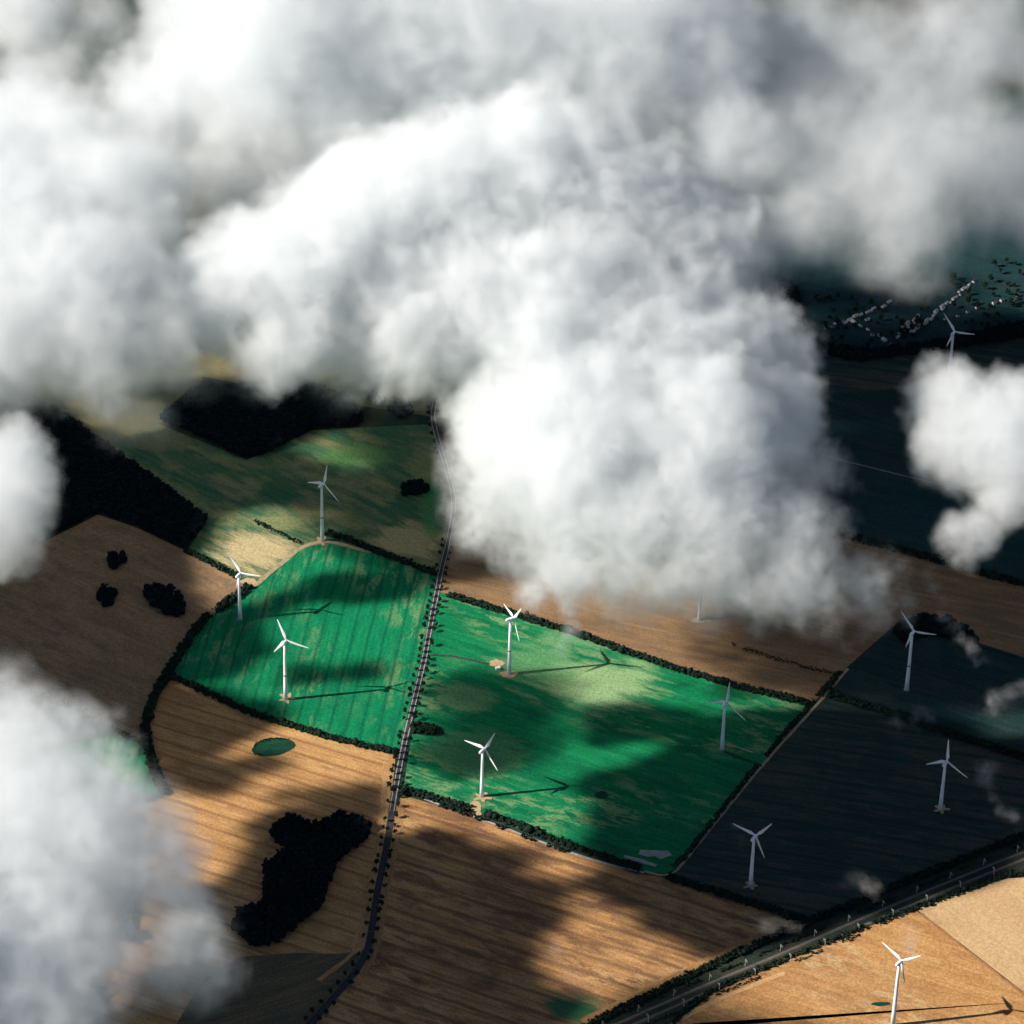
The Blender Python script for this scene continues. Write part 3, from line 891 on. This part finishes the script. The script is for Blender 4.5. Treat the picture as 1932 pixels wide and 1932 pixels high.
def mast_proto():
    root = empty('catenary_mast', (0, 0, 0))
    mesh_obj('foundation', *box_vf(-0.5, 0.5, -0.5, 0.5, -0.3, 0.65), CONCRETE, root)
    V, Fs = tube([(0.65, 0.26), (9.0, 0.18)], 8)
    mesh_obj('pole', V, Fs, GALV, root)
    V, Fs = box_vf(0.16, 3.6, -0.09, 0.09, 7.9, 8.1)
    V2, F2_ = box_vf(0.16, 3.4, -0.07, 0.07, 6.2, 6.33)
    V3 = [(0.2, -0.06, 8.8), (0.2, 0.06, 8.8), (3.5, 0.06, 8.12), (3.5, -0.06, 8.12), (0.2, -0.06, 8.68), (0.2, 0.06, 8.68), (3.5, 0.06, 8.05), (3.5, -0.06, 8.05)]
    mesh_obj('arm', V + V2 + V3, Fs + [tuple(i + 8 for i in f) for f in F2_] + [tuple(i + 16 for i in f) for f in ((0, 1, 2, 3), (7, 6, 5, 4), (0, 4, 5, 1), (1, 5, 6, 2), (2, 6, 7, 3), (3, 7, 4, 0))], GALV, root)
    return root


mast0 = mast_proto()
first = True
dR = densify(RAIL[0], 1.0)
run = 20.0
cnt = 0
for i in range(1, len(dR)):
    run -= (dR[i] - dR[i - 1]).length
    if run > 0:
        continue
    run = 42.0
    s_ = side(dR, i)
    for off, sg, nm in ((4.0, -1, 'dark crop side'), (-13.5, 1, 'sandy field side')):
        o = mast0 if first else copy_tree(mast0)
        first = False
        p = dR[i] + s_ * off
        o.location = (p.x, p.y, 0)
        dd = s_ * sg
        o.rotation_euler = (0, 0, math.atan2(dd.y, dd.x))
        tag(o, f'slender pale railway mast with a bracket arm on the {nm} of the tracks', 'railway mast', f'railway masts on the {nm}')


# ------------------------------------------------------------------ village
def house_proto(name, roofm, l, wd, hw):
    root = empty(name, (0, 0, 0))
    x, y = l / 2, wd / 2
    rg = hw + wd * 0.42
    V = [(-x, -y, 0), (x, -y, 0), (x, y, 0), (-x, y, 0), (-x, -y, hw), (x, -y, hw), (x, y, hw), (-x, y, hw), (-x, 0, rg), (x, 0, rg)]
    mesh_obj('wall', V, [(0, 1, 5, 4), (1, 2, 6, 9, 5), (2, 3, 7, 6), (3, 0, 4, 8, 7)], WALL, root)
    o = 0.5
    k = (rg - hw) / y
    V, Fs = [], []
    for sg in (-1, 1):
        b = len(V)
        for xx in (-x - o, x + o):
            V += [(xx, sg * (y + o), hw - o * k + 0.1), (xx, 0, rg + 0.1), (xx, 0, rg + 0.32), (xx, sg * (y + o), hw - o * k + 0.32)]
        Fs += [tuple(b + i for i in f) for f in ((0, 1, 2, 3), (7, 6, 5, 4), (0, 4, 5, 1), (2, 6, 7, 3), (0, 3, 7, 4))]
    rf = mesh_obj('roof', V, Fs, roofm, root)
    mesh_obj('chimney', *box_vf(x * 0.4, x * 0.4 + 0.8, 0.6, 1.4, rg - 1.2, rg + 0.9), ROOF_D, rf)
    for xx in (-x * 0.6, x * 0.45):
        mesh_obj('window', *box_vf(xx, xx + 1.3, -y - 0.05, -y + 0.02, 1.0, 2.3), GLASS, root)
    mesh_obj('door', *box_vf(-0.5, 0.5, -y - 0.06, -y + 0.02, 0, 2.1), ROOF_D, root)
    return root


hp = [house_proto('village_house', ROOF_P, 13, 8.5, 4.6), house_proto('village_house', ROOF_D, 11, 8.5, 4.2)]
hused = set()
ROWS = [((1562, 622), (1678, 572), 14, 'house in the far row of the village, nearest the great cloud'),
        ((1722, 628), (1834, 534), 22, 'pale house in the long straight row climbing to the far end of the village'),
        ((1690, 636), (1722, 605), 5, 'house in the short village row behind the tree belt'),
        ((1614, 611), (1680, 650), 7, 'house in the slanting village row just above the tree belt'),
        ((1640, 604), (1640, 604), 1, 'detached house inside the triangle of village rows'),
        ((1716, 618), (1735, 600), 3, 'house at the village crossing'), ((1456, 560), (1464, 566), 1, 'lone pale house beside the dark clump of trees'),
        ((1790, 600), (1925, 560), 9, 'house hidden among the gardens at the right end of the village')]
for (a, b, n, lb) in ROWS:
    A_, B_ = G(*a), G(*b)
    dr = B_ - A_
    yaw = math.atan2(dr.y, dr.x) if n > 1 else 0.5
    for i in range(n):
        t = (i + rng.uniform(-0.25, 0.25)) / max(1, n - 1)
        k = 1 if (n == 9 or rng.random() < 0.2) else 0
        o = copy_tree(hp[k]) if k in hused else hp[k]
        hused.add(k)
        p = A_.lerp(B_, t) + Vector((rng.uniform(-3, 3), rng.uniform(-3, 3), 0))
        o.location = (p.x, p.y, 0)
        o.rotation_euler = (0, 0, yaw + rng.uniform(-0.08, 0.08))
        q = rng.uniform(0.32, 0.55)
        o.scale = (q, q, q)
        tag(o, lb, 'house', lb.split(',')[0] + ' group')


# ------------------------------------------------------------------ clouds
def cloud_mat(name, dens, col):
    m = bpy.data.materials.new(name)
    m.use_nodes = True
    t = m.node_tree
    t.nodes.clear()
    o = t.nodes.new('ShaderNodeOutputMaterial')
    p = t.nodes.new('ShaderNodeVolumePrincipled')
    p.inputs['Density'].default_value = dens
    p.inputs['Color'].default_value = (*col, 1)
    p.inputs['Anisotropy'].default_value = 0.1
    t.links.new(p.outputs[0], o.inputs['Volume'])
    return m


def cloud(name, label, blobs, vox, dens, edge, amp, nscale, zs=1.0, k=25.0, billow=0.35, power=1.6, seed=0.0, tear=0.55, col=(0.932, 0.945, 0.952)):
    """A bank of vapour: soft union of rounded masses, eaten away by turbulence."""
    vol = bpy.data.volumes.new(name)
    o = link(bpy.data.objects.new(name, vol))
    tag(o, label, kind='stuff')
    g = bpy.data.node_groups.new(name, 'GeometryNodeTree')
    g.interface.new_socket('Geometry', in_out='INPUT', socket_type='NodeSocketGeometry')
    g.interface.new_socket('Geometry', in_out='OUTPUT', socket_type='NodeSocketGeometry')
    N, LK = g.nodes, g.links.new

    def mth(op, *a):
        m = N.new('ShaderNodeMath')
        m.operation = op
        for i, x in enumerate(a):
            if isinstance(x, (int, float)):
                m.inputs[i].default_value = x
            else:
                LK(x, m.inputs[i])
        return m.outputs[0]

    def vec(op, *a):
        m = N.new('ShaderNodeVectorMath')
        m.operation = op
        for i, x in enumerate(a):
            if isinstance(x, (tuple, Vector)):
                m.inputs[i].default_value = x
            else:
                LK(x, m.inputs[i])
        return m.outputs['Value'] if op == 'DISTANCE' else m.outputs['Vector']
    pos = N.new('GeometryNodeInputPosition').outputs[0]
    off = vec('ADD', pos, (seed * 1310.7, seed * 713.3, seed * 177.1))

    def nz(scale, detail, rough, dist=0.0, colour=False):
        t = N.new('ShaderNodeTexNoise')
        LK(off, t.inputs['Vector'])
        t.inputs['Scale'].default_value = 1 / scale
        t.inputs['Detail'].default_value = detail
        t.inputs['Roughness'].default_value = rough
        t.inputs['Distortion'].default_value = dist
        return t.outputs[1 if colour else 0]
    warp = N.new('ShaderNodeVectorMath')
    warp.operation = 'MULTIPLY_ADD'
    LK(vec('SUBTRACT', nz(nscale * 2.2, 2, 0.5, colour=True), (0.5, 0.5, 0.5)), warp.inputs[0])
    warp.inputs[1].default_value = (nscale * 1.1, nscale * 1.1, nscale * 0.6)
    LK(pos, warp.inputs[2])
    sp = vec('MULTIPLY', warp.outputs[0], (1, 1, 1 / zs))
    d = None
    lo, hi = Vector((1e9,) * 3), Vector((-1e9,) * 3)
    for (c, r) in blobs:
        s = mth('SUBTRACT', r, vec('DISTANCE', sp, (c.x, c.y, c.z / zs)))
        d = s if d is None else mth('SMOOTH_MAX', d, s, k)
        ext = r + amp * 0.75 + nscale * 0.35
        for i in range(3):
            e = ext * (zs if i == 2 else 1)
            lo[i] = min(lo[i], c[i] - e)
            hi[i] = max(hi[i], c[i] + e)
    lo.z = max(lo.z, 2)
    fb = mth('MULTIPLY', mth('SUBTRACT', nz(nscale, 7, 0.66, 0.3), 0.5), 2.2 * (1 - billow))
    if billow:
        v = N.new('ShaderNodeTexVoronoi')
        v.feature = 'F1'
        v.normalize = True
        LK(off, v.inputs['Vector'])
        v.inputs['Scale'].default_value = 1 / (nscale * 0.6)
        v.inputs['Detail'].default_value = 1.5
        v.inputs['Roughness'].default_value = 0.5
        fb = mth('ADD', fb, mth('MULTIPLY', mth('SUBTRACT', 0.45, v.outputs['Distance']), 2 * billow))
    d = mth('MULTIPLY_ADD', fb, amp, d)
    mr = N.new('ShaderNodeMapRange')
    LK(d, mr.inputs[0])
    mr.inputs[1].default_value, mr.inputs[2].default_value = 0, edge
    hf = N.new('ShaderNodeMapRange')
    LK(nz(nscale * 0.3, 4, 0.68, 0.4), hf.inputs[0])
    hf.inputs[1].default_value, hf.inputs[2].default_value, hf.inputs[3].default_value, hf.inputs[4].default_value = 0.36, 0.62, 1.0 - tear, 1.0 + tear
    dn = mth('MULTIPLY', mth('POWER', mr.outputs[0], power), hf.outputs[0])
    vc = N.new('GeometryNodeVolumeCube')
    LK(dn, vc.inputs['Density'])
    vc.inputs['Min'].default_value, vc.inputs['Max'].default_value = lo, hi
    for i, a in enumerate('XYZ'):
        vc.inputs['Resolution ' + a].default_value = max(8, int((hi[i] - lo[i]) / vox))
    sm = N.new('GeometryNodeSetMaterial')
    sm.inputs['Material'].default_value = cloud_mat(name, dens, col)
    LK(vc.outputs[0], sm.inputs[0])
    N.new('NodeGroupInput')
    go = N.new('NodeGroupOutput')
    LK(sm.outputs[0], go.inputs[0])
    md = o.modifiers.new('vapour', 'NODES')
    md.node_group = g
    return o


PX = 0.614


def BL(*q):
    return [(G(u, v, h), r * PX) for u, v, h, r in q]


A_BLOBS = BL((400, 560, 330, 110), (500, 520, 340, 130), (620, 500, 360, 150), (740, 410, 400, 160), (860, 370, 420, 160), (1010, 350, 430, 170), (1150, 400, 400, 170), (1270, 490, 360, 150), (760, 560, 330, 170), (900, 540, 330, 210),
              (1080, 590, 320, 220), (1240, 690, 290, 190), (1390, 700, 270, 130), (1440, 790, 250, 110), (1300, 830, 260, 190), (1130, 830, 250, 200), (970, 800, 260, 110), (540, 640, 310, 100), (680, 650, 300, 90))
cloud('clouds', 'great billowing white cloud covering the middle of the fields', A_BLOBS, 3.1, 0.055, 36, 76, 62, k=22, seed=1, billow=0.32, power=1.15)
cloud('clouds', 'ragged translucent lower fringe of the great cloud', BL((950, 940, 220, 110), (1060, 980, 210, 130), (1200, 1000, 210, 140), (1350, 1000, 210, 140), (1480, 1000, 200, 110), (1540, 900, 220, 70), (920, 860, 230, 90), (1500, 1090, 180, 80), (1120, 1080, 190, 70), (1260, 1100, 190, 60)),
      3.4, 0.026, 40, 70, 44, k=20, seed=14, billow=0.15, power=1.3, tear=0.85)
cloud('clouds', 'trailing wisp hanging from the great cloud down to the green field', BL((1070, 1080, 170, 60), (1078, 1140, 130, 36), (1078, 1190, 90, 26), (1062, 1222, 70, 20), (1010, 1120, 160, 40)), 3, 0.035, 16, 14, 26, k=8, seed=2, billow=0.1, tear=0.8)
cloud('clouds', 'thin torn veil under the right end of the great cloud', BL((1250, 1100, 180, 80), (1340, 1120, 170, 80), (1430, 1110, 170, 90), (1520, 1120, 160, 80), (1640, 1100, 150, 80), (1180, 1110, 180, 60)), 3.6, 0.02, 45, 66, 40, tear=0.85, seed=3, billow=0.1)
cloud('clouds', 'tall white cloud bank down the left edge',
      BL((20, 250, 380, 130), (130, 300, 390, 130), (270, 190, 420, 110), (40, 420, 370, 160), (190, 400, 370, 150), (100, 560, 350, 160), (220, 560, 340, 130), (50, 640, 320, 125), (190, 665, 310, 105), (290, 330, 400, 80), (-60, 350, 380, 150), (40, 30, 420, 100), (300, 640, 320, 90), (-20, 560, 340, 150)),
      4.4, 0.045, 50, 70, 75, seed=4, power=1.1)
cloud('clouds', 'bright cloud bank across the top edge',
      BL((420, 40, 520, 160), (560, 50, 540, 180), (720, 40, 540, 190), (880, 40, 540, 200), (1040, 40, 540, 190), (1200, 60, 540, 180), (1320, 100, 520, 150), (1370, 240, 470, 100), (480, 170, 480, 130), (640, 200, 460, 130), (820, 180, 470, 140), (1000, 180, 480, 130), (1180, 220, 470, 130), (1330, 320, 420, 100)),
      5, 0.045, 60, 70, 85, seed=5, power=1.1)
cloud('clouds', 'soft grey cloud floor between the white banks',
      BL((420, 330, 250, 150), (560, 340, 250, 150), (480, 440, 240, 110), (700, 280, 260, 150), (900, 230, 280, 150), (1100, 240, 280, 150), (1280, 330, 260, 140), (1400, 470, 240, 110), (330, 480, 250, 110), (350, 620, 240, 90), (240, 770, 200, 80), (110, 700, 210, 60), (350, 700, 210, 80), (480, 690, 210, 60), (620, 700, 210, 60), (750, 730, 200, 60), (120, 140, 280, 120), (20, 20, 300, 120), (190, 30, 280, 100), (280, 80, 280, 80), (320, 200, 280, 110), (1250, 470, 240, 120)),
      6, 0.024, 65, 60, 80, seed=13, billow=0.15)
cloud('clouds', 'grey veil of cloud over the village', BL((1500, 100, 490, 150), (1640, 160, 470, 170), (1520, 260, 450, 150), (1650, 320, 430, 160), (1780, 280, 440, 150), (1540, 400, 400, 130), (1700, 430, 390, 140), (1830, 350, 400, 100), (1790, 100, 490, 160), (1900, 60, 490, 120),
              (1500, 400, 380, 90), (1600, 415, 380, 95), (1700, 440, 370, 85), (1800, 400, 380, 85), (1880, 340, 400, 110), (1420, 380, 370, 100)), 5.5, 0.017, 55, 65, 90, seed=6, billow=0.15)
cloud('clouds', 'white edge of a cloud at the upper right', BL((1975, 250, 400, 100), (1965, 400, 380, 90), (2000, 120, 420, 110), (1995, 330, 400, 120)), 5.5, 0.05, 70, 45, 65, seed=7)
cloud('clouds', 'small torn white cloud at the right edge', BL((1780, 760, 230, 75), (1860, 780, 230, 85), (1940, 790, 230, 95), (1800, 840, 220, 80), (1890, 870, 220, 90), (1950, 890, 210, 80), (1900, 950, 200, 55), (1860, 1005, 190, 50), (1805, 1015, 190, 40), (1780, 700, 230, 40)), 3.4, 0.05, 32, 45, 42, seed=8, power=1.1)
cloud('clouds', 'small white cloud at the left edge', BL((-10, 870, 360, 85), (20, 940, 350, 75), (-20, 990, 350, 85), (50, 900, 360, 55)), 3.4, 0.05, 32, 40, 42, seed=9, power=1.1)
cloud('clouds', 'bluish grey cloud in the lower left corner',
      BL((20, 1465, 430, 130), (110, 1485, 430, 110), (190, 1555, 420, 110), (60, 1595, 420, 150), (170, 1635, 410, 140), (270, 1655, 400, 100), (40, 1755, 400, 150), (130, 1795, 390, 120), (20, 1895, 390, 140), (310, 1735, 380, 70), (-40, 1365, 440, 100), (330, 1815, 370, 80), (380, 1755, 370, 50)),
      4.2, 0.03, 44, 72, 48, tear=0.9, seed=10, billow=0.3, power=1.4)
WISPS = []
for (u0, v0, u1, v1, h, r, n) in ((1690, 1050, 1716, 1170, 110, 24, 5), (1745, 1090, 1790, 1160, 110, 20, 4), (1790, 1170, 1850, 1250, 100, 24, 6), (1640, 1190, 1700, 1150, 110, 16, 4), (1560, 1250, 1620, 1210, 90, 16, 4), (1690, 1362, 1745, 1350, 70, 20, 4),
                                  (1730, 1340, 1742, 1385, 70, 14, 3), (1870, 1330, 1950, 1290, 90, 20, 5), (1855, 1455, 1885, 1520, 70, 20, 4), (1885, 1520, 1930, 1570, 60, 14, 3), (1425, 1752, 1495, 1742, 50, 15, 5), (1388, 1560, 1400, 1600, 60, 14, 3),
                                  (1050, 1790, 1080, 1850, 60, 18, 4), (1715, 1750, 1722, 1800, 90, 18, 4), (1600, 1660, 1660, 1690, 50, 18, 4), (1510, 600, 1550, 640, 240, 22, 4), (1580, 1060, 1640, 1120, 130, 34, 4)):
    for i in range(n):
        t = i / (n - 1)
        WISPS.append((G(u0 + (u1 - u0) * t + rng.uniform(-6, 6), v0 + (v1 - v0) * t + rng.uniform(-5, 5), h + rng.uniform(-8, 8)), r * PX * rng.uniform(0.6, 1.2)))
cloud('mist', 'thin torn wisps of mist drifting over the dark fields at the right', WISPS, 2.6, 0.016, 16, 22, 17, k=6, seed=11, billow=0.05, power=1.5, tear=0.95)

# unseen cloud deck added sunward, shaped to shade fields and the lower left cloud
SH = 1150.0


def shade(poly_uv, rv):
    """Masses of the upper deck whose shade falls over the outline poly_uv."""
    out = []
    rho = rv / 0.93 * 1.1 + 2
    vs = [q[1] for q in poly_uv]
    v = min(vs) + rv * 0.8
    while v <= max(vs) - rv * 0.5:
        xs = []
        for i in range(len(poly_uv)):
            (x1, y1), (x2, y2) = poly_uv[i - 1], poly_uv[i]
            if (y1 > v) != (y2 > v):
                xs.append(x1 + (v - y1) * (x2 - x1) / (y2 - y1))
        xs.sort()
        for a, b in zip(xs[::2], xs[1::2]):
            m, hw = (a + b) / 2, (b - a) / 2 - 2.2 * rv
            us = [m] if hw <= 0 else [m + hw * float(t) for t in np.linspace(-1, 1, 2 + int(2 * hw / (3.2 * rv)))]
            k = 1.0 if hw > 0 else max(0.5, (b - a) / 2 / (2.5 * rv))
            for u in us:
                p = G(u, v) + SUN * (SH / SUN.z)
                p.z += rng.uniform(-20, 20)
                p += Vector((rng.uniform(-.2, .2), rng.uniform(-.2, .2), 0)) * rho
                out.append((p, rho * k * rng.uniform(0.9, 1.12)))
        v += rv * 1.25
    return out


SHADE_DECK = [([(1330, 1400), (1480, 1385), (1620, 1370), (1760, 1395), (1860, 1430), (2020, 1470), (2020, 1560), (1932, 1590), (1750, 1650), (1530, 1760), (1400, 1740), (1250, 1665), (1330, 1570), (1310, 1440)], 42),
        ([(1150, 1480), (1230, 1440), (1320, 1400), (1345, 1560), (1250, 1650), (1180, 1610), (1150, 1540)], 24),
        ([(1050, 1335), (1250, 1345), (1320, 1380), (1300, 1400), (1120, 1385)], 15),
        ([(490, 1545), (720, 1532), (715, 1600), (500, 1625)], 17),
        ([(560, 1100), (650, 1082), (800, 1090), (812, 1120), (740, 1132), (620, 1136), (560, 1130)], 13),
        ([(320, 1220), (430, 1150), (520, 1180), (490, 1260), (330, 1285)], 22),
        ([(545, 1262), (680, 1256), (680, 1278), (545, 1292)], 10),
        ([(-80, 1080), (185, 965), (340, 1030), (355, 1075), (310, 1110), (390, 1150), (330, 1260), (275, 1410), (-80, 1300)], 32),
        ([(205, 845), (300, 800), (460, 870), (540, 850), (600, 890), (680, 915), (690, 945), (640, 965), (560, 945), (480, 965), (380, 965), (300, 915)], 20),
        ([(290, 1285), (450, 1345), (500, 1385), (460, 1400), (380, 1420), (300, 1440), (265, 1380)], 20),
        ([(320, 1460), (440, 1430), (500, 1440), (410, 1490), (310, 1505)], 15),
        ([(540, 1488), (720, 1500), (740, 1540), (600, 1525)], 12),
        ([(400, 1690), (500, 1630), (640, 1595), (760, 1560), (740, 1800), (620, 1960), (300, 2020), (180, 1940), (300, 1850), (400, 1790)], 22),
        ([(735, 1560), (850, 1590), (960, 1640), (1030, 1710), (1000, 1760), (930, 1770), (960, 1810), (1000, 1860), (1090, 1865), (1120, 1920), (900, 1990), (600, 1990), (700, 1800)], 22),
        ([(1130, 1645), (1260, 1665), (1510, 1750), (1400, 1800), (1300, 1760), (1180, 1700)], 20),
        ([(900, 2135), (1230, 2115), (1330, 2440), (900, 2460)], 34),
        ([(290, 720), (690, 715), (720, 800), (590, 815), (470, 880), (390, 840)], 22),
        ([(340, 1180), (430, 1150), (520, 1130), (540, 1150), (460, 1190), (350, 1200)], 12),
        
        ([(-100, 700), (100, 760), (400, 980), (350, 1045), (180, 975), (-100, 1090)], 30)]
bl = []
for q in SHADE_DECK:
    bl += shade(*q)
cloud('clouds', 'unseen broken cloud deck added higher up, towards the sun, to shade the fields', bl, 9, 0.22, 12, 10, 30, seed=12, billow=0.1, k=6, power=1.0)
print('deck', len(bl))
